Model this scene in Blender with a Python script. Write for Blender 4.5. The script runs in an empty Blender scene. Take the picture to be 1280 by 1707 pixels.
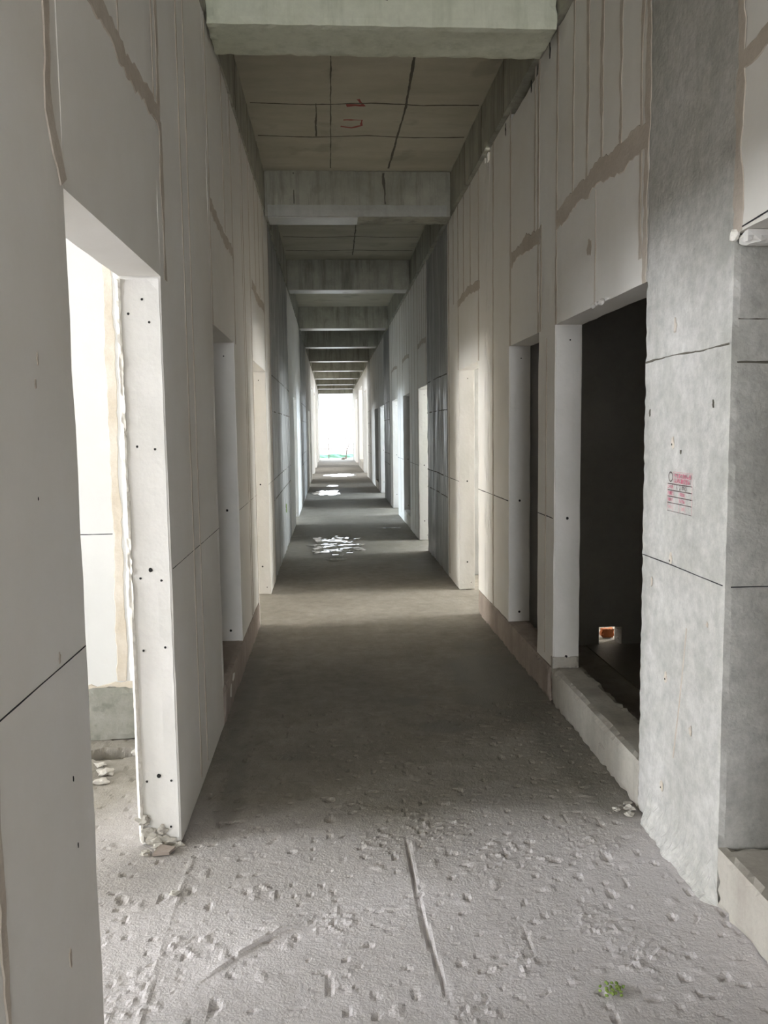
import bpy, bmesh, math, random
from mathutils import Vector, noise, Matrix
random.seed(7)
S = bpy.context.scene
C = S.collection

# ------------------------------------------------------------------ camera, world, lights, exposure
f_px, yaw, pitch, roll, EYE = 1395.99, .0627, .0981, -.0127, 1.55
F = Vector((math.sin(yaw)*math.cos(pitch), math.cos(yaw)*math.cos(pitch), -math.sin(pitch)))
r0 = Vector((math.cos(yaw), -math.sin(yaw), 0)); u0 = r0.cross(F)
RT = r0*math.cos(roll) + u0*math.sin(roll); UP = -r0*math.sin(roll) + u0*math.cos(roll)
cd = bpy.data.cameras.new('camera'); cam = bpy.data.objects.new('camera', cd); C.objects.link(cam)
cam.matrix_world = Matrix(((RT.x, UP.x, -F.x, 0), (RT.y, UP.y, -F.y, 0), (RT.z, UP.z, -F.z, EYE), (0, 0, 0, 1)))
cd.sensor_fit = 'VERTICAL'; cd.sensor_height = 36; cd.lens = 36*f_px/1707; cd.clip_start = .05; cd.clip_end = 500
S.camera = cam
S.view_settings.view_transform = 'Standard'; S.view_settings.look = 'None'
S.view_settings.gamma = 1; S.view_settings.use_curve_mapping = False
S.view_settings.exposure = 0.9
S.cycles.max_bounces = 12; S.cycles.diffuse_bounces = 9; S.cycles.glossy_bounces = 4
S.cycles.use_denoising = True; S.cycles.sample_clamp_indirect = 12
S.cycles.caustics_reflective = False; S.cycles.caustics_refractive = False
W = bpy.data.worlds.new('overcast_sky'); S.world = W; W.use_nodes = True
bg = W.node_tree.nodes['Background']; bg.inputs[0].default_value = (.84, .92, 1, 1); bg.inputs[1].default_value = 4.0

def window_light(side, y0, y1, z0, z1, L, col=(.97, .985, 1)):
    """daylight just outside a window opening of the outer wall"""
    ld = bpy.data.lights.new('window_daylight', 'AREA'); ld.shape = 'RECTANGLE'
    ld.size = y1-y0; ld.size_y = z1-z0; ld.energy = L*math.pi*ld.size*ld.size_y; ld.color = col
    o = bpy.data.objects.new('window_daylight', ld); C.objects.link(o)
    x = 5.75 if side > 0 else -8.25
    o.location = (x, (y0+y1)/2, (z0+z1)/2)
    o.rotation_euler = Vector((-side, 0, 0)).to_track_quat('-Z', 'Z').to_euler()
    return o
def end_light(y, d, z0, z1, x0, x1, L, portal=False):
    ld = bpy.data.lights.new('end_daylight', 'AREA'); ld.shape = 'RECTANGLE'
    ld.size = x1-x0; ld.size_y = z1-z0; ld.energy = L*math.pi*ld.size*ld.size_y
    if portal: ld.cycles.is_portal = True
    o = bpy.data.objects.new('end_daylight', ld); C.objects.link(o)
    o.location = ((x0+x1)/2, y, (z0+z1)/2)
    o.rotation_euler = Vector((0, d, 0)).to_track_quat('-Z', 'Z').to_euler()
LIT_L = [(-3.0, -1.0, 14), (1.1, 3.2, 29), (6.55, 8.4, 32), (13.6, 15.6, 38), (23.2, 25.2, 20), (27, 30, 8), (32, 35, 8), (38, 41, 8)]
LIT_R = [(-2.6, -.4, 12), (6.6, 8.5, 20), (10.5, 12.1, 26), (15, 16.6, 28), (18.8, 20.4, 28), (27.8, 30.5, 5), (31.5, 35.3, 5), (37, 40, 5)]  # first entry: unseen window added behind the camera to brighten the near walls
WZ = (.8, 3.3)
def tint(y): return (.97, .985, 1) if y < 5 else (1, .965, .90) if y < 9 else (.90, .97, 1) if y < 13 else (.74, .87, 1) if y < 26 else (1, .95, .91)
for a, b, L in LIT_L: window_light(-1, a, b, *WZ, L, tint(a))
for a, b, L in LIT_R: window_light(1, a, b, *WZ, L, tint(a))
end_light(-8.4, 1, .2, 3.4, -.5, 1.2, 8)
end_light(44.35, -1, 0.02, 3.4, -.589, 1.222, 1, portal=True)

# ------------------------------------------------------------------ materials
def mat(name, c1, c2=None, scale=3., rough=.9, bump=.1, bscale=60., streak=0, c3=None, spots=0, ribs=0, wet=0, fine=.12, stretch=(1, 1, 1)):
    m = bpy.data.materials.new(name); m.use_nodes = True; nt = m.node_tree; n = nt.nodes; l = nt.links
    b = n['Principled BSDF']; b.inputs['Roughness'].default_value = rough
    geo = n.new('ShaderNodeNewGeometry'); P = geo.outputs['Position']
    def nz(sc, det=5, rg=.6, st=(1, 1, 1)):
        mp = n.new('ShaderNodeMapping'); mp.inputs['Scale'].default_value = st; l.new(P, mp.inputs[0])
        t = n.new('ShaderNodeTexNoise'); t.inputs['Scale'].default_value = sc; t.inputs['Detail'].default_value = det
        t.inputs['Roughness'].default_value = rg; l.new(mp.outputs[0], t.inputs['Vector']); return t.outputs['Fac']
    def ramp(x, a, bb, ca=(0, 0, 0, 1), cb=(1, 1, 1, 1)):
        r = n.new('ShaderNodeValToRGB'); r.color_ramp.elements[0].position = a; r.color_ramp.elements[1].position = bb
        r.color_ramp.elements[0].color = ca; r.color_ramp.elements[1].color = cb; l.new(x, r.inputs[0]); return r.outputs[0]
    def mix(fac, a, bb, mode='MIX'):
        x = n.new('ShaderNodeMix'); x.data_type = 'RGBA'; x.blend_type = mode
        if isinstance(fac, float): x.inputs[0].default_value = fac
        else: l.new(fac, x.inputs[0])
        for s, v in ((6, a), (7, bb)):
            if isinstance(v, tuple): x.inputs[s].default_value = (*v[:3], 1)
            else: l.new(v, x.inputs[s])
        return x.outputs[2]
    col = mix(ramp(nz(scale, 6, .65, stretch), .35, .68), c1, c2 or c1)
    f1 = nz(scale*9, 6, .75)
    col = mix(fine*4, col, mix(1., col, ramp(f1, .25, .75, (1-fine*2,)*3+(1,), (1+fine,)*3+(1,)), 'MULTIPLY'))
    if streak:
        s = ramp(nz(2.2, 6, .7, (4, 4, .35)), .48, .72)
        col = mix(mulf(nt, s, streak), col, c3 or tuple(x*.45 for x in c1))
    if spots:
        s = ramp(nz(scale*1.7, 4, .5), .60, .66)
        col = mix(mulf(nt, s, spots), col, c3 or tuple(x*.6 for x in c1))
    l.new(col, b.inputs['Base Color'])
    h = nz(bscale, 6, .6)
    hh = mix(.5, h, nz(bscale*.15, 4, .6))
    bm_ = n.new('ShaderNodeBump'); bm_.inputs['Strength'].default_value = bump; bm_.inputs['Distance'].default_value = .01
    if ribs:
        sp = n.new('ShaderNodeSeparateXYZ'); l.new(P, sp.inputs[0])
        sc = n.new('ShaderNodeMath'); sc.operation = 'MULTIPLY_ADD'; l.new(sp.outputs[1], sc.inputs[0]); sc.inputs[1].default_value = ribs
        l.new(nz(1.5, 3, .5), sc.inputs[2])
        sn = n.new('ShaderNodeMath'); sn.operation = 'SINE'; l.new(sc.outputs[0], sn.inputs[0])
        hh = mix(.5, hh, sn.outputs[0]); bm_.inputs['Distance'].default_value = .012
    l.new(hh, bm_.inputs['Height']); l.new(bm_.outputs[0], b.inputs['Normal'])
    if wet:
        w = ramp(nz(1.6, 5, .6, (3, 3, .5)), .38, .62, (wet,)*3+(1,), (rough,)*3+(1,)); l.new(w, b.inputs['Roughness'])
    return m
def mulf(nt, s, v):
    x = nt.nodes.new('ShaderNodeMath'); x.operation = 'MULTIPLY'; nt.links.new(s, x.inputs[0]); x.inputs[1].default_value = v; return x.outputs[0]
def flat(name, c, rough=.8, spec=.5):
    m = bpy.data.materials.new(name); m.use_nodes = True; b = m.node_tree.nodes['Principled BSDF']
    b.inputs['Base Color'].default_value = (*c, 1); b.inputs['Roughness'].default_value = rough
    b.inputs['Specular IOR Level'].default_value = spec
    return m
M = {}
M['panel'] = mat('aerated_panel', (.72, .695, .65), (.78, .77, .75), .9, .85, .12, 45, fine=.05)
M['darkwall'] = mat('dimmed_room_wall', (.30, .29, .27), (.36, .35, .33), 1.2, .9, .2, 40)  # wall panel darkened in colour to keep the rooms dim
M['roompanel'] = mat('dimmed_wall_panel', (.53, .53, .52), (.58, .58, .575), .9, .85, .12, 45, fine=.05)  # panel copy with lowered colour, offsets the strong light on this wall
M['plaster'] = mat('jamb_plaster', (.68, .67, .64), (.75, .73, .71), 2.5, .85, .35, 35, fine=.06)
M['mortar'] = mat('joint_mortar', (.46, .40, .34), (.54, .49, .43), 5, .95, .5, 50)
M['cream'] = mat('cream_mortar', (.50, .44, .36), (.60, .55, .49), 6, .9, .6, 40)
M['concrete'] = mat('cast_concrete', (.33, .33, .30), (.42, .42, .39), 1.6, .85, .25, 35, streak=.35, c3=(.22, .22, .20), spots=.25)
M['column'] = mat('column_concrete', (.42, .415, .385), (.56, .55, .535), 2.2, .85, .7, 45, streak=.3, c3=(.30, .30, .27), spots=.3, fine=.2)
M['wetcol'] = mat('damp_ribbed_concrete', (.27, .27, .26), (.36, .36, .35), 2, .7, .5, 20, streak=.5, c3=(.15, .15, .15), ribs=36, wet=.28)
M['soffit'] = mat('smooth_soffit', (.40, .40, .37), (.5, .5, .47), 3, .28, .04, 8)
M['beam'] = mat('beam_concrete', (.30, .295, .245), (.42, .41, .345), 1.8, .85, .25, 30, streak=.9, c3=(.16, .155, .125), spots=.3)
M['beamlit'] = mat('lit_beam_concrete', (.56, .58, .46), (.68, .69, .58), 1.8, .85, .25, 30, streak=.55, c3=(.33, .36, .26), spots=.3)  # paler copy of the beam concrete, paints in light from behind the camera
M['slab'] = mat('slab_concrete', (.42, .40, .32), (.52, .495, .41), 1.3, .85, .15, 30, spots=.4, c3=(.27, .25, .19), fine=.08, stretch=(1, 3, 1))
M['kerb'] = mat('kerb_concrete', (.38, .35, .31), (.48, .46, .41), 4, .9, .4, 40, streak=.3)
M['kerbred'] = mat('stained_kerb_concrete', (.30, .25, .22), (.40, .34, .30), 4, .9, .4, 40, streak=.3)
M['pitkerb'] = mat('pitted_kerb_concrete', (.20, .20, .17), (.30, .29, .26), 6, .9, .6, 45, spots=.5, c3=(.12, .12, .10))
M['rubble'] = mat('rubble', (.36, .34, .30), (.50, .47, .43), 9, .95, .6, 60)
M['line'] = flat('snapped_line', (.03, .03, .035), .9)
M['seam'] = flat('board_seam', (.11, .10, .08), .9)
M['hole'] = flat('drilled_hole', (.02, .02, .02), 1)
M['red'] = flat('red_ink', (.50, .14, .20), .8)
M['redpale'] = flat('worn_red_ink', (.62, .30, .32), .8)
M['paint'] = flat('red_paint', (.30, .07, .06), .8)
M['black_ink'] = flat('black_ink', (.10, .07, .07), .8)
M['orange'] = mat('orange_clay', (.32, .09, .03), (.50, .16, .05), 8, .8, .3, 40)
M['white'] = mat('white_sack_and_fill', (.8, .76, .7), (.85, .83, .78), 8, .7, .3, 20)
M['green'] = mat('green_net', (.35, .75, .58), (.45, .8, .65), 8, .8, .1, 40)
M['steel'] = flat('rusty_steel', (.25, .20, .17), .6)
M['moss'] = mat('moss', (.12, .2, .04), (.25, .32, .08), 30, .9, .5, 60)
M['ground'] = mat('outside_ground', (.5, .48, .44), (.6, .58, .54), .5)

# floor: brownish grey screed with damp patches (painted per vertex in attribute 'damp'); also painted: shade in dark room and pit, paler light on the near floor
def floor_mat():
    m = mat('floor_screed', (.225, .205, .175), (.31, .285, .25), 1.1, .8, .7, 130, fine=.2)
    nt = m.node_tree; n = nt.nodes; l = nt.links; b = n['Principled BSDF']
    src = b.inputs['Base Color'].links[0].from_socket
    at = n.new('ShaderNodeAttribute'); at.attribute_name = 'damp'
    ad = n.new('ShaderNodeAttribute'); ad.attribute_name = 'near_light'
    x2 = n.new('ShaderNodeMix'); x2.data_type = 'RGBA'; l.new(ad.outputs['Fac'], x2.inputs[0]); l.new(src, x2.inputs[6]); x2.inputs[7].default_value = (.63, .60, .62, 1)
    x = n.new('ShaderNodeMix'); x.data_type = 'RGBA'; x.blend_type = 'MIX'
    l.new(at.outputs['Fac'], x.inputs[0]); l.new(x2.outputs[2], x.inputs[6]); x.inputs[7].default_value = (.13, .12, .10, 1)
    l.new(x.outputs[2], b.inputs['Base Color'])
    r = n.new('ShaderNodeMapRange'); l.new(at.outputs['Fac'], r.inputs[0]); r.inputs[3].default_value = .8; r.inputs[4].default_value = .4
    l.new(r.outputs[0], b.inputs['Roughness'])
    return m
M['floor'] = floor_mat()
def puddle_mat():
    m = bpy.data.materials.new('puddle_water'); m.use_nodes = True; nt = m.node_tree; b = nt.nodes['Principled BSDF']
    b.inputs['Base Color'].default_value = (.10, .10, .09, 1); b.inputs['Roughness'].default_value = .03
    b.inputs['IOR'].default_value = 1.33; b.inputs['Specular IOR Level'].default_value = .5
    t = nt.nodes.new('ShaderNodeTexNoise'); t.inputs['Scale'].default_value = 4; t.inputs['Detail'].default_value = 2
    g = nt.nodes.new('ShaderNodeNewGeometry'); nt.links.new(g.outputs['Position'], t.inputs['Vector'])
    bp = nt.nodes.new('ShaderNodeBump'); bp.inputs['Strength'].default_value = .5; bp.inputs['Distance'].default_value = .02
    nt.links.new(t.outputs['Fac'], bp.inputs['Height']); nt.links.new(bp.outputs[0], b.inputs['Normal'])
    return m
M['water'] = puddle_mat()

# ------------------------------------------------------------------ mesh helpers
class MB:
    def __init__(s): s.v = []; s.f = []; s.m = []; s.mats = []
    def mi(s, m):
        if m not in s.mats: s.mats.append(m)
        return s.mats.index(m)
    def add(s, vs, fs, m):
        b = len(s.v); k = s.mi(m); s.v += [tuple(v) for v in vs]
        for f in fs: s.f.append([b+i for i in f]); s.m.append(k)
    def box(s, x0, x1, y0, y1, z0, z1, m):
        s.add([(x, y, z) for x in (x0, x1) for y in (y0, y1) for z in (z0, z1)],
              [(0, 1, 3, 2), (4, 6, 7, 5), (0, 4, 5, 1), (2, 3, 7, 6), (0, 2, 6, 4), (1, 5, 7, 3)], m)
    def rough(s, x0, x1, y0, y1, z0, z1, m, step=.05, ch=.01, jit=.001, seed=0, grow=None):
        """box whose faces are gridded and whose arrises are chipped"""
        lo = (x0, y0, z0); hi = (x1, y1, z1)
        n = [max(1, min(260, round((hi[i]-lo[i])/step))) for i in range(3)]
        ids = {}; vs = []; fs = []
        def vid(k):
            if k in ids: return ids[k]
            p = Vector([lo[i]+(hi[i]-lo[i])*k[i]/n[i] for i in range(3)])
            ext = [(-1 if k[i] == 0 else 1) if k[i] in (0, n[i]) else 0 for i in range(3)]
            ne = sum(1 for e in ext if e)
            q = p*9+Vector((seed, seed*1.7, 0))
            if ne >= 2:
                a = ch*max(0.1, .6+.35*noise.noise(q*1.6)+1.5*noise.noise(q*5.3))
                for i in range(3): p[i] -= ext[i]*a
            else:
                for i in range(3): p[i] += ext[i]*jit*noise.noise(q*.5)*2
            ids[k] = len(vs); vs.append(p); return ids[k]
        for ax in range(3):
            a, b = (ax+1) % 3, (ax+2) % 3
            for side in (0, n[ax]):
                for i in range(n[a]):
                    for j in range(n[b]):
                        ks = []
                        for di, dj in ((0, 0), (1, 0), (1, 1), (0, 1)):
                            k = [0, 0, 0]; k[ax] = side; k[a] = i+di; k[b] = j+dj; ks.append(vid(tuple(k)))
                        fs.append(ks if side else ks[::-1])
        s.add(vs, fs, m)
    def ribbon(s, pl, sg, pts, w, m, th=.003, jag=.25, step=.03, axis='x', seed=0):
        """mortar strip lying on a plane: axis 'x' -> plane X=pl, pts (Y,Z); 'y' -> plane Y=pl, pts (X,Z); 'z' -> plane Z=pl, pts (X,Y)"""
        P = [Vector(p) for p in pts]; L = []
        for a, b in zip(P, P[1:]):
            k = max(1, int((b-a).length/step))
            for i in range(k): L.append(a.lerp(b, i/k))
        L.append(P[-1]); vs = []; n = len(L)
        for i, p in enumerate(L):
            t = (L[min(i+1, n-1)]-L[max(i-1, 0)]).normalized(); nn = Vector((-t[1], t[0]))
            for sd in (-1, 1):
                q = Vector((p[0]*7+seed, p[1]*7, sd*9.3+seed))
                ww = w/2*(1+jag*2*noise.noise(q)+jag*1.4*noise.noise(q*3.7))
                e = p+nn*sd*ww
                for o in ((e, 0), (p+nn*sd*max(ww-.003, ww*.6), th)):
                    a, b = o[0]; d = pl+sg*o[1]
                    vs.append({'x': (d, a, b), 'y': (a, d, b), 'z': (a, b, d)}[axis])
        fs = []
        for i in range(n-1):
            a = 4*i; b = a+4
            fs += [(a, b, b+1, a+1), (a+1, b+1, b+3, a+3), (a+3, b+3, b+2, a+2)]
        s.add(vs, fs, m)
    def blob(s, c, r, m, seed=0, sub=2, flat_=.6, amp=.45):
        bm = bmesh.new(); bmesh.ops.create_icosphere(bm, subdivisions=sub, radius=1)
        vs = []
        for v in bm.verts:
            d = v.co.copy(); k = 1+amp*noise.noise(d*1.3+Vector((seed*3.1, seed, 0)))+amp*.4*noise.noise(d*3.4+Vector((seed, 0, seed)))
            vs.append((c[0]+d.x*r[0]*k, c[1]+d.y*r[1]*k, c[2]+d.z*r[2]*k))
        fs = [[v.index for v in f.verts] for f in bm.faces]; bm.free(); s.add(vs, fs, m)
    def tube(s, pts, r, m, n=10):
        P = [Vector(p) for p in pts]; vs = []; fs = []
        for i, p in enumerate(P):
            t = (P[min(i+1, len(P)-1)]-P[max(i-1, 0)]).normalized(); a = t.orthogonal().normalized(); b = t.cross(a)
            vs += [p+(a*math.cos(2*math.pi*k/n)+b*math.sin(2*math.pi*k/n))*r for k in range(n)]
        for i in range(len(P)-1):
            for k in range(n): fs.append((i*n+k, i*n+(k+1) % n, (i+1)*n+(k+1) % n, (i+1)*n+k))
        fs.append(tuple(range(n))[::-1]); fs.append(tuple((len(P)-1)*n+k for k in range(n)))
        s.add(vs, fs, m)
    def disc(s, pl, sg, a, b, r, m, th=.002, axis='x', asp=1, seed=0, jag=.1, n=18):
        """flat irregular disc on a wall: axis 'x' -> (pl, a, b)"""
        vs = []
        for rr, t in ((1, 0), (.93, th)):
            for k in range(n):
                an = 2*math.pi*k/n; q = r*rr*(1+jag*2*noise.noise(Vector((math.cos(an)*1.5, math.sin(an)*1.5, seed))))
                p, q2 = a+math.cos(an)*q*asp, b+math.sin(an)*q; d = pl+sg*t
                vs.append({'x': (d, p, q2), 'y': (p, d, q2), 'z': (p, q2, d)}[axis])
        fs = [(k, (k+1) % n, n+(k+1) % n, n+k) for k in range(n)]+[tuple(range(n, 2*n))]
        s.add(vs, fs, m)
    def build(s, name, parent=None, label=None, cat=None, group=None, kind=None, smooth=False, origin=True):
        xs = list(zip(*s.v)); o0 = Vector(((min(xs[0])+max(xs[0]))/2, (min(xs[1])+max(xs[1]))/2, min(xs[2])))
        if not origin: o0 = Vector((0, 0, 0))
        me = bpy.data.meshes.new(name); me.from_pydata([tuple(Vector(v)-o0) for v in s.v], [], s.f)
        for m in s.mats: me.materials.append(M[m])
        me.polygons.foreach_set('material_index', s.m)
        bm = bmesh.new(); bm.from_mesh(me); bmesh.ops.recalc_face_normals(bm, faces=bm.faces); bm.to_mesh(me); bm.free()
        if smooth: me.polygons.foreach_set('use_smooth', [True]*len(me.polygons))
        o = bpy.data.objects.new(name, me); C.objects.link(o); o.location = o0
        if parent:
            o.parent = parent; o.location = o0-parent.location
        tag(o, label, cat, group, kind); return o
def tag(o, label=None, cat=None, group=None, kind=None):
    if label: o['label'] = label
    if cat: o['category'] = cat
    if group: o['group'] = group
    if kind: o['kind'] = kind
def thing(name, loc, label, cat, group=None):
    o = bpy.data.objects.new(name, None); C.objects.link(o); o.location = loc; o.empty_display_size = .1
    tag(o, label, cat, group); return o

XR, XRo, XL, XLo = 1.222, 1.372, -.589, -.739
TOP = 3.62; SLAB = 3.985; HEAD = 2.1; EX = 5.5; EXL = 8.0
Y0, Y1 = -8.0, 44.0

# ------------------------------------------------------------------ floor
GROOVES = [([(.26, 3.05), (.26, 2.73), (.27, 2.42), (.295, 2.12)], .0065, -.010),
           ([(-.53, 3.05), (-.54, 2.65), (-.54, 2.40), (-.53, 2.0)], .009, .0028)]
LAP = [(-.42, 2.24), (-.38, 2.28), (-.25, 2.43), (-.18, 2.49), (-.09, 2.53), (-.04, 2.54)]
ROUGH = [(-.01, 2.52, .09), (.51, 2.28, .10), (.62, 2.90, .16), (.81, 2.45, .10), (.88, 2.28, .10), (-.25, 2.72, .07), (.95, 2.95, .12),
         (-.60, 2.2, .12), (.15, 3.0, .1), (-.45, 2.45, .1), (.35, 2.1, .08), (.4, 3.12, .15)]
DAMP = [(.98, 5.1, .26, .75, .75), (1.10, 4.2, .12, .9, .6), (.55, 4.22, .16, .09, .7), (.42, 4.66, .08, .07, .6), (-.22, 3.9, .06, .06, .5), (1.15, 3.4, .09, .3, .6),
        (-.52, 5.0, .06, 1.2, .5), (.1, 10.9, .8, 1.4, .35), (1.0, 9.3, .22, .7, .6), (0.1, 17.5, .8, 1.2, .4), (0.1, 13.6, .9, 1.3, .35), (-.45, 3.6, .05, .6, .45), (.1, 21.3, .7, 1.6, .5), (.75, 3.35, .3, .09, .35)]
def segd(p, a, b):
    ab = b-a; t = max(0, min(1, (p-a).dot(ab)/ab.length_squared)); return (p-(a+ab*t)), t
def polyd(p, pts):
    best = None
    for a, b in zip(pts, pts[1:]):
        d, t = segd(p, Vector(a), Vector(b)); L = d.length
        if best is None or L < best[0]:
            ab = (Vector(b)-Vector(a)); best = (L, math.copysign(1, ab[0]*d[1]-ab[1]*d[0]))
    return best
def fheight(x, y, near):
    q = Vector((x, y, 0))
    h = .004*noise.noise(q*1.7)+.0022*noise.noise(q*6)
    if not near: return h-.002
    h += .0012*noise.noise(q*12)+.0007*noise.noise(q*40)
    k = .16
    for cx, cy, r in ROUGH:
        d = math.hypot(x-cx, y-cy)/r
        if d < 1.3: k = max(k, min(1, 1.5-d*1.15+.5*noise.noise(q*11)))
    g = noise.noise(q*33)+.6*noise.noise(q*62+Vector((3, 3, 3)))
    h += (max(0, k)-.06)*.011*max(0, g-.05)
    n2 = noise.noise(q*16+Vector((9, 1, 5)))
    if n2 > .46: h += (n2-.46)*.016
    if n2 < -.50: h -= (-n2-.50)*.03
    n3 = noise.noise(q*27+Vector((2, 7, 5)))
    if n3 < -.38: h -= (-n3-.38)*.022
    p = Vector((x, y))
    for pts, w, d in GROOVES:
        a = min(pts[-1][1], pts[0][1])-.03
        if a < y < 3.1:
            dd = polyd(p, pts)[0]+.006*noise.noise(q*20)
            if dd < w*2: h += d*math.exp(-(dd/w)**2)*max(0, 1+1.3*noise.noise(q*7))*min(1, max(0, 3.08-y)*6)*min(1, max(0, y-a)*8)
    if -.5 < x < 0 and 2.1 < y < 2.7:
        L, sd = polyd(p, LAP)
        f_ = max(0, min(1, (x+.43)*7))*min(1, max(0, (-.05-x))*7)
        t_ = max(0, min(1, sd*L/.014+.5)); t_ = t_*t_*(3-2*t_)
        h += f_*(.012*math.exp(-L/.05)*t_+.002*math.exp(-(L/.008)**2))
    return h-.003
def damp(x, y):
    v = 0; q = Vector((x, y, 0))
    for cx, cy, rx, ry, s in DAMP:
        d = math.hypot((x-cx)/rx, (y-cy)/ry)+.55*noise.noise(q*4)+.3*noise.noise(q*13)
        if d < 1.15: v = max(v, s*min(1, (1.15-d)*2.2))
    return v
def near_light(x, y):  # near floor painted paler, standing in for the light that falls there
    return max(0, min(1, (3.45-y)*1.2+.5*noise.noise(Vector((x*2, y*2, 4)))))*.8
fl = MB(); fd = []; fu = []
def grid(x0, x1, ys, dx, near):
    nx = int(round((x1-x0)/dx)); b = len(fl.v)
    for y in ys:
        for i in range(nx+1):
            x = x0+(x1-x0)*i/nx; edge = (i in (0, nx)) or y in (ys[0], ys[-1])
            fl.v.append((x, y, -.002 if edge else fheight(x, y, near))); fd.append(damp(x, y)); fu.append(near_light(x, y))
    k = fl.mi('floor')
    for j in range(len(ys)-1):
        for i in range(nx):
            a = b+j*(nx+1)+i; fl.f.append([a, a+1, a+nx+2, a+nx+1]); fl.m.append(k)
def lin(a, b, d):
    n = max(1, int(round((b-a)/d))); return [a+(b-a)*i/n for i in range(n+1)]
grid(-1.7, 1.8, lin(1.6, 4.6, .0095), .0095, True)
grid(-1.7, 1.8, lin(4.6, 12, .035), .035, False)
grid(-1.7, 1.8, lin(12, 47, .12), .07, False)
grid(-1.7, 1.8, lin(Y0-1, 1.6, .2), .2, False)
fl.box(1.79, 5.5, 3.1, 5.75, -.01, .004, 'floor'); fd += [1]*8; fu += [0]*8  # full value paints the dark room's shade into its floor
grid(-8.5, -1.7, [Y0-1, 0, 4, 8, 16, 30, 47], 1.1, False); grid(1.8, 6, [Y0-1, 0, 4, 8, 16, 30, 47], 1.1, False)
fl.box(-8.5, 6, Y0-1, 47, -.35, -.06, 'floor'); fd += [0]*8; fu += [0]*8
# the pit in the room's floor is a real recess: drop the grid vertices inside its outline
PIT = (-1.09, 4.02)
def pit_in(x, y): return math.hypot((x-PIT[0])/.135, (y-PIT[1])/.085)+.22*noise.noise(Vector((x*14, y*14, 0)))
for i, v in enumerate(fl.v):
    if v[2] > -.03 and abs(v[0]-PIT[0]) < .2 and abs(v[1]-PIT[1]) < .15:
        d = pit_in(v[0], v[1])
        if d < 1: fl.v[i] = (v[0], v[1], v[2]-.09*min(1, (1-d)*9)); fd[i] = .9*min(1, (1-d)*8)  # hollow also darkened in colour, as painted shade
floor = fl.build('floor', kind='structure', origin=False)
for nm, dat in (('damp', fd), ('near_light', fu)):
    a = floor.data.attributes.new(nm, 'FLOAT', 'POINT'); a.data.foreach_set('value', dat)

# ------------------------------------------------------------------ ceiling slab with board seams
ce = MB(); ce.box(-8.5, 6, Y0-.3, Y1+.25, SLAB, SLAB+.2, 'slab')
for k, (yy) in enumerate((6.55, 7.25, 5.6, 9.9, 10.9, 11.7, 14.0, 15.2, 18.5)):
    ce.ribbon(SLAB, -1, [(-.55, yy), (-.1, yy+.03), (.35, yy-.02), (.75, yy+.02), (1.17, yy)], .016, 'seam', .002, .5, axis='z', seed=k)
ce.ribbon(SLAB, -1, [(.62, 4.8), (.60, 5.75), (.62, 6.6), (.59, 8.1)], .016, 'seam', .002, .4, axis='z', seed=31)
ce.ribbon(SLAB, -1, [(-.06, 6.55), (-.07, 7.25)], .012, 'seam', .002, .5, axis='z', seed=32)
ce.ribbon(SLAB, -1, [(.05, 4.8), (.05, 8.1)], .008, 'seam', .0015, .5, axis='z', seed=33)
ce.ribbon(SLAB, -1, [(.35, 9), (.36, 12)], .014, 'seam', .002, .5, axis='z', seed=34)
ceiling = ce.build('ceiling', kind='structure', origin=False)

# ------------------------------------------------------------------ walls
# (y0, y1, z0, z1, kind) solid pieces
def wall_pieces(mb, x0, x1, runs, face):
    for y0, y1, z0, z1 in runs: mb.rough(x0, x1, y0, y1, z0, z1, 'panel', step=.12, ch=.0025, jit=.001, seed=y0)
RW = [(Y0, -1.4, 0, TOP), (-1.4, -.1, HEAD, TOP), (-.1, 1.2, 0, TOP), (1.2, 2.51, 2.12, TOP), (3.21, 4.53, HEAD, TOP), (4.53, 4.89, .2, TOP), (4.89, 5.70, HEAD, 3.56), (5.70, 6.40, .2, TOP),  # doorway behind the camera is added to let brightening light through
      (6.40, 6.47, .2, 3.54), (6.47, 6.54, .2, TOP), (6.54, 6.60, .2, 3.57), (6.60, 6.90, .2, TOP), (6.90, 7.93, HEAD, TOP), (7.93, 8.70, 0, TOP),
      (10.57, 11.6, HEAD, TOP), (11.6, 12.9, 0, TOP), (12.9, 14.05, HEAD, TOP), (14.05, 15.2, 0, TOP), (15.2, 16.5, HEAD, TOP), (16.5, 17.2, 0, TOP),
      (19.0, 20.5, HEAD, TOP), (20.5, 21.4, 0, TOP), (21.4, 23.0, HEAD, TOP), (23.0, 25.2, 0, TOP), (27.3, 28.0, 0, TOP), (28.0, 30.4, 2.9, TOP),
      (30.4, 31.6, 0, TOP), (31.6, 35.4, 3.2, TOP), (35.4, 37.2, 0, TOP), (37.2, 40, 3.0, TOP), (40, Y1, 0, TOP)]
LW = [(Y0, -2.6, 0, TOP), (-2.6, -.9, HEAD, TOP), (-.9, 2.0, 0, TOP), (2.0, 3.08, HEAD, TOP), (3.08, 4.36, 0, TOP), (4.36, 4.41, .2, TOP), (4.41, 5.37, HEAD, TOP), (5.37, 6.60, .2, TOP),
      (6.60, 6.68, 0, TOP), (6.68, 7.93, HEAD, TOP), (7.93, 8.68, 0, TOP), (12.4, 13.9, 0, TOP), (13.9, 15.15, HEAD, TOP), (15.15, 17.4, 0, TOP),
      (21.4, 23.2, 0, TOP), (23.2, 24.6, HEAD, TOP), (24.6, 27, 0, TOP), (27, 30, 3.0, TOP), (30, 32, 0, TOP), (32, 35, 3.0, TOP), (35, 38, 0, TOP), (38, 41, 3.0, TOP), (41, Y1, 0, TOP)]
wr = MB(); wall_pieces(wr, XR, XRo, RW, XR)
wl = MB(); wall_pieces(wl, XLo, XL, LW, XL)
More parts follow.
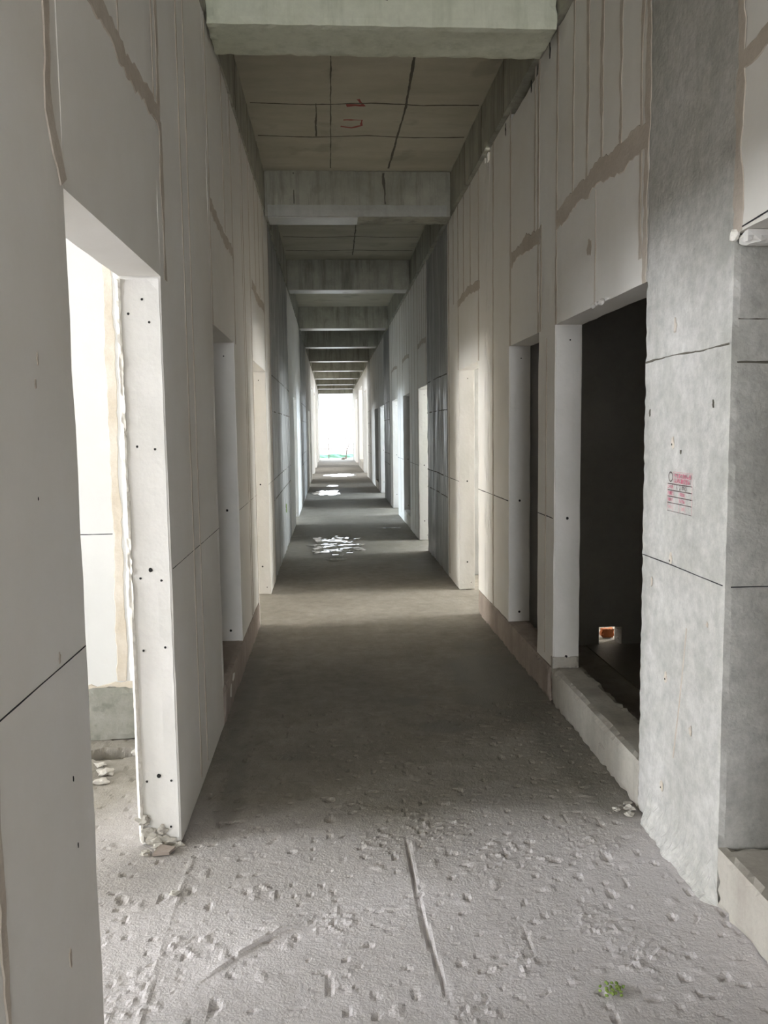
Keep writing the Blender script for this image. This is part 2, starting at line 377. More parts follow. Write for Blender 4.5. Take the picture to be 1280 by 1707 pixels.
# mortar joints, right wall: (y, z bottom, z top, width)
def vj(mb, pl, sg, y, z0, z1, w, k, m='mortar'):
    mb.ribbon(pl, sg, [(y, z0), (y+.012*math.sin(k*2.3), (z0+z1)/2), (y, z1)], w, m, .0025, .35, seed=k*1.37)
RJ = [(8.58, .05, TOP, .05), (8.25, 2.75, TOP, .035), (7.96, HEAD, TOP, .045), (7.62, 2.75, TOP, .035), (7.26, 2.75, TOP, .035), (6.87, 2.1, TOP, .035), (6.25, .2, TOP, .035),
      (5.66, 2.1, TOP, .035), (4.99, 2.70, TOP, .03), (4.90, 2.1, TOP, .035), (4.84, 2.1, 2.7, .03), (4.51, 2.1, TOP, .035), (4.21, 2.68, TOP, .03), (3.99, 2.68, TOP, .035), (3.77, 2.66, TOP, .04), (3.53, 2.66, TOP, .04),
      (3.235, 2.1, TOP, .05), (3.285, 2.2, 3.5, .03), (3.85, 2.1, 2.62, .012), (4.70, .25, 2.05, .014), (2.49, 2.12, TOP, .05), (1.9, 2.66, TOP, .035),
      (10.62, 2.1, TOP, .04), (10.85, 2.7, TOP, .03), (11.1, 2.7, TOP, .03), (11.35, 2.7, TOP, .03), (11.65, .1, TOP, .03), (12.1, .1, TOP, .03), (12.5, .1, TOP, .03), (12.88, 2.1, TOP, .03), (13.3, 2.7, TOP, .03), (13.7, 2.7, TOP, .03),
      (14.08, 2.1, TOP, .03), (14.6, .1, TOP, .03), (15.15, 2.1, TOP, .03), (15.6, 2.7, TOP, .03), (16.1, 2.7, TOP, .03), (16.55, .1, TOP, .03), (17.1, .1, TOP, .04), (19.6, 2.6, TOP, .04), (20.2, 2.6, TOP, .04), (21, 0, TOP, .04), (22, 2.6, TOP, .04), (23.1, .1, TOP, .04), (24, .1, TOP, .04), (24.7, .1, TOP, .04)]
for k, j in enumerate(RJ): vj(wr, XR, -1, *j, k)
for k, (a, b, z, w) in enumerate(((3.23, 4.50, 2.665, .10), (4.86, 5.62, 2.665, .09), (6.80, 7.98, 2.725, .07), (1.4, 2.5, 2.62, .07), (10.6, 11.62, 2.68, .06), (12.9, 14.05, 2.68, .06), (15.2, 16.5, 2.68, .05))):
    wr.ribbon(XR, -1, [(a, z-.02), ((a+b)/2, z+.015), (b, z-.01)], w, 'mortar', .003, .28, seed=k*5.1+2)
wr.ribbon(XR, -1, [(1.3, 2.14), (2.0, 2.16), (2.49, 2.13)], .005, 'line', .001, .2, seed=8)
for k, (y, z) in enumerate(((4.67, 3.57), (5.09, 3.55), (5.82, 3.55), (6.47, 3.57))): wr.disc(XR, -1, y, z, .035, 'hole' if k < 3 else 'plaster', .002, asp=.35, seed=k, jag=.5)  # pale last disc stands in for a spot of daylight above the panel
wr.disc(XR, -1, 3.93, 2.38, .045, 'mortar', asp=.75, jag=.3, seed=4)
# left wall
LJ = [(3.165, 2.1, 2.66, .05), (3.15, 2.66, TOP, .05), (2.58, 2.68, TOP, .02), (3.07, 2.7, TOP, .02), (3.575, .05, TOP, .022), (3.76, .05, TOP, .02), (4.41, 2.1, TOP, .025), (5.05, 2.7, TOP, .03), (5.45, 2.1, TOP, .03),
      (6.12, .22, TOP, .03), (6.02, .22, TOP, .012), (6.6, .05, TOP, .03), (7.1, 2.7, TOP, .03), (7.5, 2.7, TOP, .03), (7.97, 2.1, TOP, .03), (8.62, .05, TOP, .03), (1.44, .0, 1.2, .03), (.9, 0, TOP, .03)]
for k, j in enumerate(LJ): vj(wl, XL, 1, *j, k+60)
wl.ribbon(XL, 1, [(1.93, 2.62), (1.925, 2.47), (1.91, 2.34), (1.91, 2.24), (1.95, 2.17), (1.985, 2.11)], .05, 'mortar', .003, .3, seed=3.3)
wl.ribbon(XL, 1, [(1.93, 3.6), (1.93, 2.62)], .04, 'mortar', .003, .3, seed=4.3)
wl.ribbon(XL, 1, [(1.95, 2.67), (2.6, 2.66), (3.14, 2.67)], .08, 'mortar', .003, .4, seed=5.3)
wl.ribbon(XL, 1, [(4.43, 2.70), (5.0, 2.66), (5.44, 2.66)], .07, 'mortar', .003, .4, seed=6.3)
wl.ribbon(XL, 1, [(6.7, 2.70), (7.3, 2.66), (7.96, 2.68)], .07, 'mortar', .003, .4, seed=7.3)
# snapped level lines at about one metre
ZC = 1.048
for a, b in ((0, 1.2), (4.53, 4.89), (5.70, 6.90), (7.93, 8.7), (11.6, 12.9), (14.05, 15.2)): wr.ribbon(XR, -1, [(a+.01, ZC), (b-.01, ZC)], .006, 'line', .0008, .3, seed=a)
for a, b in ((.2, 1.99), (3.1, 4.40), (5.38, 6.67), (7.94, 8.6)): wl.ribbon(XL, 1, [(a, ZC), (b, ZC)], .0032, 'line', .0008, .3, seed=a)
# jamb faces: plaster skim, mortar bead, drilled dowel holes
def jamb(mb, yj, x0, x1, z0, z1, sg, seed, few=True):
    mb.rough(x0+.006, x1-.006, min(yj, yj+sg*.006), max(yj, yj+sg*.006), z0+.01, z1-.004, 'plaster', step=.05, ch=.002, jit=.002, seed=seed)
    for k, (fx, z) in enumerate(((.25, .06), (.75, .07), (.5, .27), (.2, .25), (.8, .25), (.25, .75), (.78, .76), (.25, 1.02), (.5, 1.05), (.75, 1.01), (.3, 1.50), (.72, 1.49), (.22, 1.97), (.55, 2.02), (.7, 1.94))):
        if few and k not in (2, 8, 13, 1): continue
        if z0+.02 < z < z1-.03: mb.disc(yj+sg*.0075, sg, x0+(x1-x0)*fx, z, .0045 if k not in (2, 8) else .008, 'hole', .0008, axis='y', seed=k)
jamb(wl, 3.08, XLo, XL, 0, HEAD, -1, 1, False); jamb(wl, 7.93, XLo, XL, 0, HEAD, -1, 2); jamb(wl, 5.37, XLo, XL, .2, HEAD, -1, 3); jamb(wl, 15.15, XLo, XL, 0, HEAD, -1, 4)
jamb(wr, 4.53, XR, XRo, .2, HEAD, -1, 5); jamb(wr, 5.70, XR, XRo, .2, HEAD, -1, 6); jamb(wr, 7.93, XR, XRo, 0, HEAD, -1, 7); jamb(wr, 11.6, XR, XRo, 0, HEAD, -1, 8); jamb(wr, 15.2+1.3, XR, XRo, 0, HEAD, -1, 9)
jamb(wr, 14.05, XR, XRo, .2, HEAD, -1, 10); jamb(wr, 20.5, XR, XRo, 0, HEAD, -1, 11)
wall_right = wr.build('wall_right', kind='structure', origin=False)
# small chips scratched into the near left panel
for k, (y, z) in enumerate(((1.76, 1.70), (1.74, 1.65), (1.80, 1.07), (1.77, .41), (1.72, 1.42), (1.85, .78), (1.86, .62))):
    wl.disc(XL, 1, y, z, (.011, .010, .012, .02, .004, .006, .005)[k], 'hole' if k > 3 else 'mortar', .0015, asp=.45, seed=k, jag=.35)
wall_left = wl.build('wall_left', kind='structure', origin=False)

# party walls of the side rooms and the outer walls
def party(name, x0, x1, y0, y1, z0=0, lab=None):
    mb = MB(); mb.box(x0, x1, y0, y1, z0, SLAB, 'panel'); return mb
# the visible wall in the first left room: panel above a concrete kerb, cream mortar seam down its right side
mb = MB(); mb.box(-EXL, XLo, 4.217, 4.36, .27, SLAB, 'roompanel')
mb.ribbon(4.217, -1, [(-1.075, .3), (-1.065, 1.2), (-1.06, 3.9)], .045, 'cream', .004, .3, axis='y', seed=2)
mb.ribbon(4.217, -1, [(-1.02, .3), (-1.015, 1.2), (-1.01, 3.9)], .03, 'plaster', .008, .4, axis='y', seed=6)
mb.ribbon(4.217, -1, [(-1.6, .285), (-1.2, .275), (-.9, .285)], .045, 'cream', .006, .7, axis='y', seed=3)
mb.ribbon(4.217, -1, [(-1.8, ZC), (-1.09, ZC+.002)], .004, 'line', .001, .3, axis='y', seed=9)
mb.build('wall_north', kind='structure', origin=False)
NW = [(-1, 6.3, 6.45), (-1, 8.75, 8.9), (-1, 13.3, 13.45), (-1, 16.6, 16.75), (-1, 22.6, 22.75), (1, .4, .55), (1, 2.98, 3.1), (1, 8.75, 8.9), (1, 10.3, 10.45), (1, 12.4, 12.55), (1, 14.6, 14.75), (1, 17.0, 17.15), (1, 18.55, 18.7), (1, 20.95, 21.1), (1, 24.4, 24.55)]  # first right-hand wall is added to keep the brightening window off the column
for sg, a, b in NW:
    mb = MB(); mb.box(*((-EXL, XLo) if sg < 0 else (XRo, EX)), a, b, 0, SLAB, 'panel'); mb.build('wall_north', kind='structure', origin=False)
# party wall behind the dark right room, with a broken hole at its foot
HX0, HX1, HZ = 1.885, 2.05, .13
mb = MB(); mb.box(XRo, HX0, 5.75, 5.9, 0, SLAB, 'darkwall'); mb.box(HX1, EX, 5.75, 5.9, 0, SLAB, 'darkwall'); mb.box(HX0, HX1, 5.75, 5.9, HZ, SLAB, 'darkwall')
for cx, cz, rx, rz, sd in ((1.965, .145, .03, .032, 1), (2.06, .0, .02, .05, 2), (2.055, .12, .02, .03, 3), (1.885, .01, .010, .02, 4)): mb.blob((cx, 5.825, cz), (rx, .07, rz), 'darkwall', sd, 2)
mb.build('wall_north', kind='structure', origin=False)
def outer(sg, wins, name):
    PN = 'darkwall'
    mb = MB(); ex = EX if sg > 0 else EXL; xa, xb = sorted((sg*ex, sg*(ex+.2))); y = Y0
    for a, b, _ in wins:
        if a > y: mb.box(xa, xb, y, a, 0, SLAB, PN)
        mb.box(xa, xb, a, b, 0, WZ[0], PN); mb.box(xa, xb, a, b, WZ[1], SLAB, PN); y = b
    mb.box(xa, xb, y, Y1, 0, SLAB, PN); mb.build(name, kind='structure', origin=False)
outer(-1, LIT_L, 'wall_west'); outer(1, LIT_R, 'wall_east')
mb = MB(); mb.box(-EXL-.2, XL, Y0-.2, Y0, 0, SLAB, 'panel'); mb.box(XR, EX+.2, Y0-.2, Y0, 0, SLAB, 'panel'); mb.box(XL, XR, Y0-.2, Y0, 3.4, SLAB, 'panel'); mb.build('wall_south', kind='structure', origin=False)
mb = MB(); mb.box(-EXL-.2, XL+.03, Y1, Y1+.25, 0, SLAB, 'panel'); mb.box(XR-.03, EX+.2, Y1, Y1+.25, 0, SLAB, 'panel'); mb.build('wall_far', kind='structure', origin=False)
# ------------------------------------------------------------------ longitudinal edge beams
for x0, x1, lab in ((1.188, 1.42, 'long stained concrete edge beam running along the top of the right wall'), (-.86, -.575, 'long stained concrete edge beam running along the top of the left wall')):
    mb = MB(); mb.rough(x0, x1, Y0, Y1, TOP, SLAB, 'beam', step=.2, ch=.006, jit=.003, seed=x0)
    xf = x0 if x0 > 0 else x1
    for k in range(10): mb.ribbon(xf, -1 if x0 > 0 else 1, [(4.9+k*.82, TOP+.01), (4.9+k*.82, SLAB-.01)], .012, 'seam', .002, .5, seed=k)
    mb.build('edge_beam', label=lab, cat='beam')
# ------------------------------------------------------------------ cross beams
BEAMS = [(4.407, .35, 3.56, 'nearest cross beam over the corridor, pale greenish and streaked, cut by the top of the photo'),
         (8.18, .30, 3.56, 'second cross beam over the corridor, water-stained face with a lighter bottom board'),
         (12.32, .32, 3.56, 'third cross beam over the corridor, plain dark grey face'),
         (16.90, .38, 3.56, 'fourth cross beam over the corridor, dark with a thin crack where it meets the slab'),
         (20.63, .38, 3.56, 'fifth cross beam over the corridor, dark blue-green face'),
         (24.85, .38, 3.56, 'sixth cross beam over the corridor, last dark blue one before the bright end'),
         (28.84, .36, 3.56, 'seventh cross beam over the corridor, brownish grey face in the bright end'),
         (33.16, .36, 3.56, 'eighth cross beam over the corridor, pale yellowish face'),
         (37.50, .36, 3.56, 'ninth cross beam over the corridor, pale mauve face'),
         (41.30, .36, 3.56, 'tenth cross beam over the corridor, thin and dark, next to the last'),
         (43.95, .30, 3.44, 'last cross beam above the open end of the corridor, pale green')]
for k, (y, t, z, lab) in enumerate(BEAMS):
    mb = MB(); mb.rough(-.577, 1.19, y, y+t, z, SLAB, 'beamlit' if k == 0 else 'beam', step=.04 if k < 2 else .12, ch=.006, jit=.004, seed=k*3)
    if k: mb.box(-.55, .30 if k == 1 else 1.15, y+.006, y+t-.008, z-.004, z+.01, 'soffit')
    if k == 1:
        mb.rough(-.55, 1.15, y-.012, y+.02, z+.002, z+.11, 'concrete', step=.05, ch=.003, jit=.003, seed=5)
        mb.ribbon(y, -1, [(-.3, SLAB-.02), (-.3, z+.12)], .01, 'seam', .002, .5, axis='y', seed=1)
        mb.ribbon(y, -1, [(.55, SLAB-.02), (.56, z+.12)], .02, 'seam', .002, .8, axis='y', seed=2)
    if k == 0:
        for q, (x, w) in enumerate(((.10, .03), (.14, .012), (.34, .02), (-.3, .01), (.9, .015))): mb.ribbon(y, -1, [(x, 3.9), (x-.01, 3.72), (x-.03, 3.62+.02*q)], w, 'seam', .001, .7, axis='y', seed=q)
    mb.build('cross_beam', label=lab, cat='beam', group='cross beams over the corridor')

# ------------------------------------------------------------------ columns
c1 = thing('concrete_column', (1.5, 2.86, 0), 'pale grey concrete column with a red ink stamp, nearest on the right', 'column')
mb = MB(); mb.rough(XR, 1.95, 2.51, 3.21, 0, 3.62, 'column', step=.022, ch=.0026, jit=.0018, seed=11)
mb.ribbon(XR, -1, [(3.2, ZC), (2.93, ZC+.002), (2.52, ZC)], .003, 'line', 0.0035, .3, seed=1)
mb.ribbon(XR, -1, [(3.2, 1.795), (2.95, 1.80), (2.7, 1.795), (2.52, 1.80)], .004, 'seam', 0.0035, 1.1, seed=2)
mb.ribbon(2.51, -1, [(1.24, 1.045), (1.93, 1.045)], .0045, 'line', 0.0035, .3, axis='y', seed=3)
mb.ribbon(2.51, -1, [(1.24, 1.74), (1.93, 1.745)], .004, 'seam', 0.0035, .9, axis='y', seed=4)
mb.ribbon(2.51, -1, [(1.24, 1.87), (1.93, 1.875)], .004, 'seam', 0.0035, .9, axis='y', seed=5)
mb.ribbon(XR, -1, [(2.78, .85), (2.83, .55), (2.87, .35)], .006, 'mortar', .0025, .4, seed=6)
for k, (y, z, r) in enumerate(((2.93, 1.90, .02), (2.95, .63, .016), (2.73, .50, .015), (3.10, .96, .015), (2.62, .9, .01), (3.15, 1.6, .012), (2.62, 1.62, .010), (2.86, 1.46, .008))):
    mb.disc(XR-.001, -1, y, z, r, 'mortar' if k < 5 else 'seam', .002, asp=.6, seed=k, jag=.5)
mb.build('shaft', c1)
mb = MB()   # mortar fillet splashed along the foot
n = 70; vs = []; fs = []
for i in range(n+1):
    y = 2.50+.66*i/n
    for j in range(9):
        t = j/8; hgt = .17*(1-t)**1.6; out = .055*t*(.7+.8*abs(noise.noise(Vector((y*9, 3, 0)))))
        nz = .012*noise.noise(Vector((y*25, t*6, 0)))+.008*noise.noise(Vector((y*60, t*15, 1)))
        fade = min(1, i/5, (n-i)/8)
        vs.append((XR+.004-(out+nz*math.sin(t*3.1))*fade-.001, y, hgt*fade+nz*.5*(1-t)-.006*t))
for i in range(n):
    for j in range(8): a = i*9+j; fs.append((a, a+1, a+10, a+9))
mb.add(vs, fs, 'column'); mb.build('mortar_fillet', c1, smooth=False)
mb = MB()
for k, (y, z) in enumerate(((2.93, 1.49), (2.93, 1.07), (2.97, .20), (2.95, .625))): mb.blob((XR-.001, y, z), (.003, .013, .022), 'cream', k, 2)
for k, (y, z) in enumerate(((2.93, 1.49), (2.93, 1.07), (2.97, .20), (2.95, .625))): mb.blob((XR-.003, y+.001, z-.006), (.003, .003, .005), 'hole', k, 1)
mb.build('tie_hole_plug', c1)
def column(x0, x1, y0, y1, label, m, seed):
    mb = MB(); mb.rough(x0, x1, y0, y1, 0, 3.62, m, step=.09, ch=.008, jit=.004, seed=seed)
    xf = x0 if x0 > 0 else x1; sg = -1 if x0 > 0 else 1
    for z in (.83, ZC, 1.75, 2.12): mb.ribbon(xf, sg, [(y0+.03, z), ((y0+y1)/2, z+.005), (y1-.03, z)], .012, 'seam', .002, .5, seed=z+seed)
    mb.build('concrete_column', label=label, cat='column')
column(XR, 1.9, 8.70, 10.57, 'dark wet-streaked concrete column on the right beyond the bright doorway', 'wetcol', 21)
column(XR, 1.9, 17.2, 19.0, 'narrow far concrete column on the right with a shining edge', 'wetcol', 22)
column(XR, 1.9, 25.2, 27.3, 'farthest concrete column on the right, beside the bright end', 'column', 23)
column(-1.3, XL, 8.68, 12.4, 'long grey streaked concrete column on the left wall, glistening with damp', 'wetcol', 24)
column(-1.3, XL, 17.4, 21.4, 'far bluish concrete column on the left, near the bright end', 'wetcol', 25)

# ------------------------------------------------------------------ kerbs
def kerb(x0, x1, y0, y1, z1, m, label, seed, step=.03, ch=.008):
    mb = MB(); mb.rough(x0, x1, y0, y1, -.004, z1, m, step=step, ch=ch, jit=.004, seed=seed); return mb.build('concrete_kerb', label=label, cat='kerb')
kerb(XR, 1.40, 1.0, 2.51, .195, 'kerb', 'pale concrete kerb in the nearest right opening, at the photo edge', 31)
kerb(XR, XRo+.03, 3.21, 4.56, .2, 'kerb', 'grey concrete kerb across the foot of the dark right doorway', 32)
kerb(XR-.004, XRo, 4.575, 6.88, .2, 'kerbred', 'reddish stained kerb under the right wall beyond the dark doorway', 33)
kerb(XLo, XL+.006, 4.36, 6.60, .2, 'kerbred', 'brown stained kerb under the left wall and its dark doorway', 34)
kerb(-2.2, XLo, 4.20, 4.38, .27, 'pitkerb', 'pitted grey kerb under the lit wall inside the left room', 35)
kerb(XR, XRo, 12.9, 14.05, .2, 'kerb', 'low kerb across the narrow dark doorway far on the right', 36, .1)
kerb(XR, XRo, 21.4, 23.0, .2, 'kerb', 'low kerb of the farthest dark doorway on the right', 37, .15)
kerb(XR, XRo, 31.6, 35.4, .32, 'kerb', 'pale kerb under the tall opening near the far end', 38, .2)

# ------------------------------------------------------------------ ragged mortar bead on the inner arris of the left doorway
mb = MB(); mb.rough(XLo-.006, XLo+.012, 3.064, 3.088, .01, 2.09, 'white', step=.010, ch=.004, jit=.004, seed=41)
mb.build('mortar_bead', label='ragged white mortar bead down the inner edge of the left doorway', cat='mortar')
mb = MB()
for k, (x, y, z, r) in enumerate(((-.70, 3.066, .05, .03), (-.725, 3.066, .10, .025), (-.68, 3.066, .02, .035), (-.64, 3.068, .01, .03), (-.60, 3.066, .0, .02), (-.66, 3.069, .06, .022))): mb.blob((x, y, z), (r, .006, r*.7), 'kerb', k, 3, amp=.8)
mb.build('mortar_daub', label='lump of smeared mortar at the foot of the left door jamb', cat='mortar')
mb = MB()
mb.blob((XR-.004, 2.50, 2.115), (.012, .018, .018), 'white', 3); mb.rough(XR+.006, XRo, 2.44, 2.51, 2.085, 2.12, 'plaster', step=.02, ch=.006, jit=.006, seed=8)
mb.build('mortar_lump', label='broken mortar lump under the lintel beside the right column', cat='mortar')
mb = MB()
for k, (y, r) in enumerate(((3.86, .016), (3.80, .012), (3.74, .02), (3.66, .010))): mb.blob((XR-.003, y, 2.105), (.010, r*1.6, r*.8), 'plaster', k)
mb.build('mortar_lump', label='smeared mortar under the lintel of the dark right doorway', cat='mortar')
mb = MB(); mb.blob((-.583, 4.60, .11), (.005, .07, .045), 'plaster', 5); mb.blob((-.580, 4.75, .15), (.004, .05, .02), 'plaster', 6)
mb.build('plaster_flake', label='pale plaster flake stuck to the brown kerb on the left', cat='flake')
mb = MB(); mb.rough(XR-.004, XRo-.004, 4.515, 4.56, .205, .27, 'kerb', step=.012, ch=.006, jit=.004, seed=3)
mb.build('mortar_patch', label='dark mortar patch under the jamb of the dark right doorway', cat='mortar')
mb = MB(); mb.blob((XR-.003, 3.66, .06), (.006, .05, .045), 'rubble', 9)
mb.build('plaster_flake', label='pale flake on the kerb of the dark right doorway', cat='flake')

# ------------------------------------------------------------------ inspection stamp
st = thing('inspection_stamp', (XR, 2.86, 1.2), 'red ink inspection stamp printed on the right concrete column', 'stamp')
SY0, SY1, SZ0, SZ1 = 2.962, 2.757, 1.245, 1.387   # left edge is the far one
SX = XR-.0035
def sy(u): return SY0+(SY1-SY0)*u
def sz(v): return SZ1-(SZ1-SZ0)*v
mb = MB()
for v, w, m in ((0, .0014, 'redpale'), (.31, .003, 'black_ink'), (.47, .003, 'black_ink'), (.63, .003, 'black_ink'), (.79, .003, 'black_ink'), (1, .0018, 'black_ink')):
    mb.ribbon(SX, -1, [(sy(.0 if v else .25), sz(v)), (sy(1), sz(v))], w, m, .0004, .2, seed=v*9)
for u, v0, v1, m in ((0, .31, 1, 'redpale'), (1, 0, 1, 'redpale'), (.24, 0, 1, 'redpale'), (.49, .47, 1, 'redpale'), (.74, .47, 1, 'redpale')):
    mb.ribbon(SX, -1, [(sy(u), sz(v0)), (sy(u), sz(v1))], .0014, m, .0004, .2, seed=u*7)
mb.build('ruled_frame', st)
mb = MB(); pts = [(sy(.12)+.017*math.cos(a), sz(.13)+.017*math.sin(a)) for a in [math.pi*2*i/24 for i in range(25)]]
mb.ribbon(SX, -1, pts, .0035, 'black_ink', .0004, .15, step=.005, seed=1); mb.build('round_emblem', st)
def text(s, u, v, size, m, sx=1):
    cu = bpy.data.curves.new('lettering', 'FONT'); cu.body = s; cu.size = size; cu.align_x = 'CENTER'; cu.align_y = 'CENTER'; cu.offset = .0003
    t = bpy.data.objects.new('lettering', cu); C.objects.link(t)
    dg = bpy.context.evaluated_depsgraph_get(); me = bpy.data.meshes.new_from_object(t.evaluated_get(dg))
    bpy.data.objects.remove(t)
    if not len(me.vertices): return
    o = bpy.data.objects.new('lettering', me); C.objects.link(o); me.materials.clear(); me.materials.append(M[m])
    for vv in me.vertices: vv.co = Vector((-.0006, -vv.co.x*sx, vv.co.y))
    o.location = Vector((SX, sy(u), sz(v)))-st.location; o.parent = st
text('中核建工建设集团', .62, .095, .0175, 'red', .98); text('实测实量检查章', .60, .225, .0185, 'red', 1.0)
text('工程名称', .12, .39, .0125, 'red', .85); text('康 养 中 心', .58, .39, .018, 'black_ink')
text('测量区', .12, .55, .014, 'red'); text('平整度', .615, .55, .014, 'red')
text('测量尺寸', .12, .71, .0125, 'red', .85); text('实测值', .615, .71, .014, 'red')
text('检查人', .12, .90, .012, 'redpale'); text('日期', .64, .90, .013, 'redpale')

# ------------------------------------------------------------------ red paint marks on the slab
mb = MB(); mb.ribbon(SLAB, -1, [(.17, 6.60), (.30, 6.58)], .05, 'paint', .0008, .6, axis='z', seed=1); mb.ribbon(SLAB, -1, [(.26, 6.46), (.30, 6.60)], .03, 'paint', .0008, .5, axis='z', seed=2)
mb.build('paint_mark', label='small red painted mark on the slab seam between the first two beams', cat='paint mark')
mb = MB(); mb.ribbon(SLAB, -1, [(.13, 7.02), (.22, 7.05), (.30, 7.0), (.30, 6.88), (.15, 6.88)], .02, 'paint', .0008, .6, axis='z', seed=3)
mb.build('paint_mark', label='red painted bracket on the slab, the farther of the two marks', cat='paint mark')

# ------------------------------------------------------------------ puddles
def puddle(cx, cy, rx, ry, seed, label, hole=0):
    mb = MB(); n = 96; rings = 10; vs = [(cx, cy, .0045)]; fs = []
    for k in range(n):
        a = 2*math.pi*k/n; d = Vector((math.cos(a), math.sin(a), seed))
        q = 1+.5*noise.noise(d*1.6)+.5*noise.noise(d*4)+.25*noise.noise(d*11)
        vs.append((cx+rx*q*math.cos(a), cy+ry*q*math.sin(a), .0045))
    vs[1:] = vs[1:]; fs = [(0, 1+k, 1+(k+1) % n) for k in range(n)]
    mb.add(vs, fs, 'water'); mb.build('puddle', label=label, cat='puddle')
puddle(.02, 11.15, .36, .85, 3, 'largest rippled puddle shining on the floor before the ribbed column')
puddle(.04, 9.98, .13, .10, 5, 'small sliver of water just in front of the largest puddle')
puddle(-.12, 20.9, .34, .75, 8.4, 'long bright puddle across the middle of the far floor')
puddle(.05, 23.4, .15, .35, 12.6, 'small puddle just beyond the long bright one')
puddle(.35, 29.0, .55, .8, 14.3, 'wide wet sheet of water on the floor near the far opening')
puddle(.9, 13.1, .16, .08, 16, 'tiny puddle at the right foot of the wall, below the narrow dark doorway')

# ------------------------------------------------------------------ loose rubble
STONES = [(-1.18, 3.99, .028, 'pale chunk of rubble lying in the left end of the floor pit'), (-1.12, 3.965, .02, 'small pale stone in the front of the floor pit'),
          (-1.03, 3.975, .038, 'largest pale chunk of rubble at the right front of the floor pit'), (-.97, 4.0, .024, 'stone at the right rim of the floor pit'),
          (-1.10, 3.86, .022, 'small stone in front of the floor pit'), (-1.17, 3.80, .028, 'flat stone nearest the door edge in the left room'), (-1.05, 3.76, .03, 'rounded grey stone in the left room'),
          (-1.14, 3.68, .035, 'broad flat grey stone in the left room'), (-1.04, 3.66, .026, 'oval grey stone beside the broad flat one'), (-1.20, 3.73, .018, 'tiny stone at the left of the rubble in the left room'),
          (-.67, 3.04, .022, 'small lump of mortar on the floor at the left jamb foot'), (-.62, 3.03, .014, 'tiny crumb of mortar at the left jamb corner'), (-.71, 3.00, .016, 'crumb of mortar left of the jamb foot'),
          (1.185, 3.20, .020, 'stone wedged where the kerb meets the right column'), (1.165, 3.15, .018, 'darker crumb at the corner of the right column'), (1.195, 3.245, .014, 'tiny pebble against the kerb by the right column'),
          (1.13, 3.20, .012, 'loose pebble on the floor off the right column corner'), (-.94, 3.10, .012, 'lone pebble on the floor of the left room near the doorway'),
          (-.55, 2.72, .016, 'pale crumb beside the floor ridge on the left')]
for k, (x, y, r, lab) in enumerate(STONES):
    z = -.055 if pit_in(x, y) < .8 else 0
    mb = MB(); mb.blob((x, y, z+r*.38), (r*1.15, r*.95, r*.5), 'rubble', k+2, 2, amp=.85); mb.build('rubble_stone', label=lab, cat='stone', group='loose rubble on the floor')
mb = MB(); mb.add([(-.68, 2.985, .002), (-.62, 2.99, .002), (-.605, 3.03, .003), (-.66, 3.035, .012), (-.68, 2.985, .012), (-.62, 2.99, .013), (-.605, 3.03, .013), (-.66, 3.035, .022)],
                  [(0, 1, 2, 3), (4, 5, 6, 7), (0, 1, 5, 4), (1, 2, 6, 5), (2, 3, 7, 6), (3, 0, 4, 7)], 'kerbred')
mb.build('tile_shard', label='flat brown shard lying at the foot of the left jamb', cat='shard')
mb = MB()
for k in range(26):
    a = random.random()*6.28; d = random.random()**.6*.045; mb.blob((.755+d*math.cos(a), 2.13+d*.8*math.sin(a), .004), (.005, .005, .004), 'moss', k, 1)
mb.build('moss_tuft', label='small greenish tuft of moss on the near floor, right of centre', cat='moss')
mb = MB()
for k in range(14): mb.blob((XL+.004, 10.9+.05*math.sin(k*2.1), .55+.04*math.cos(k*1.7)), (.006, .03, .02), 'moss', k, 1)
mb.build('moss_tuft', label='little green plant growing on the left ribbed column', cat='moss')

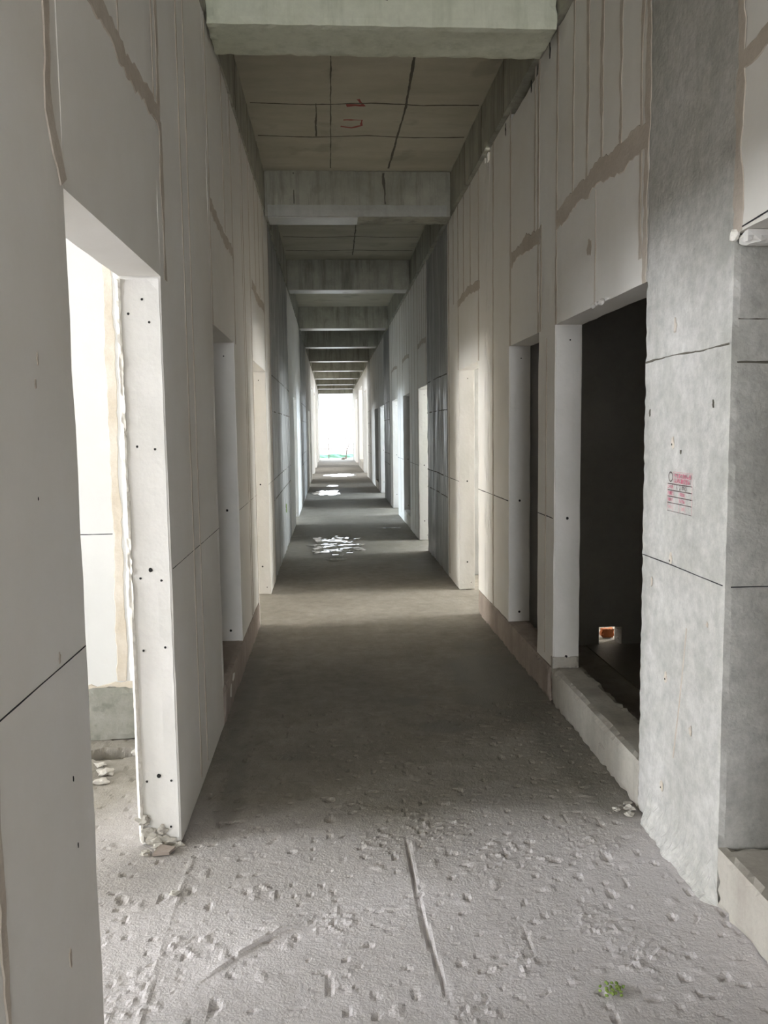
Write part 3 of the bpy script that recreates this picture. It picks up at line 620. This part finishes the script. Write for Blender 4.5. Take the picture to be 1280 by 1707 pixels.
# things beyond the broken hole, in the lit room behind
mb = MB(); mb.rough(1.965, 2.062, 5.925, 5.985, 0.004, .072, 'orange', step=.012, ch=.014, jit=.006, seed=51)
mb.build('orange_brick', label='orange clay brick seen through the broken hole in the dark room', cat='brick')
mb = MB(); mb.blob((1.95, 6.16, .12), (.13, .09, .16), 'white', 3, 3, amp=.3); mb.blob((2.14, 6.12, .13), (.06, .05, .05), 'white', 6, 3, amp=.3)  # large blob stands in for the brightly lit wall; small one is the sack
mb.build('white_sack_and_fill', label='white sack and white stand-in for the lit wall behind the orange brick, seen through the broken hole', cat='sack')

# ------------------------------------------------------------------ far end: guard rail, green net, leaning pole, ground outside
g = MB(); g.box(-40, 40, 46.9, 160, -1.3, -1.0, 'ground'); g.build('ground', kind='structure', origin=False)
gr = thing('guard_rail', (.35, 45.3, 0), 'thin steel guard rail across the bright far opening', 'railing')
for z in (.55, 1.1):
    mb = MB(); mb.tube([(-1.4, 45.3, z), (2.2, 45.3, z)], .02, 'steel'); mb.build('rail', gr)
for x in (-1.3, -.1, .85, 2.1):
    mb = MB(); mb.tube([(x, 45.3, 0), (x, 45.3, 1.15)], .022, 'steel'); mb.build('post', gr)
mb = MB(); n = 60; vs = []; fs = []
for i in range(n+1):
    x = -.9+2.4*i/n; sag = .08*noise.noise(Vector((x*2.2, 0, 0)))
    for j in range(6): vs.append((x, 45.38+.03*math.sin(x*9+j), .06+(.20+sag)*j/5))
for i in range(n):
    for j in range(5): a = i*6+j; fs.append((a, a+6, a+7, a+1))
mb.add(vs, fs, 'green'); o = mb.build('safety_net', label='low strip of green safety netting at the far opening', cat='net')
md = o.modifiers.new('thick', 'SOLIDIFY'); md.thickness = .006
mb = MB(); mb.tube([(.80, 44.75, .02), (.88, 44.7, .45), (1.08, 44.62, 1.15), (1.19, 44.55, 1.75)], .022, 'steel')
mb.build('leaning_pole', label='thin pole leaning against the right side of the far opening', cat='pole')
mb = MB()
for k in range(9): mb.blob((.62+.015*k, 44.5+.04*math.sin(k), .03+.02*(k % 3)), (.05, .05, .05), 'steel', k, 2)
mb.build('debris_heap', label='small dark heap of debris at the foot of the leaning pole', cat='debris')
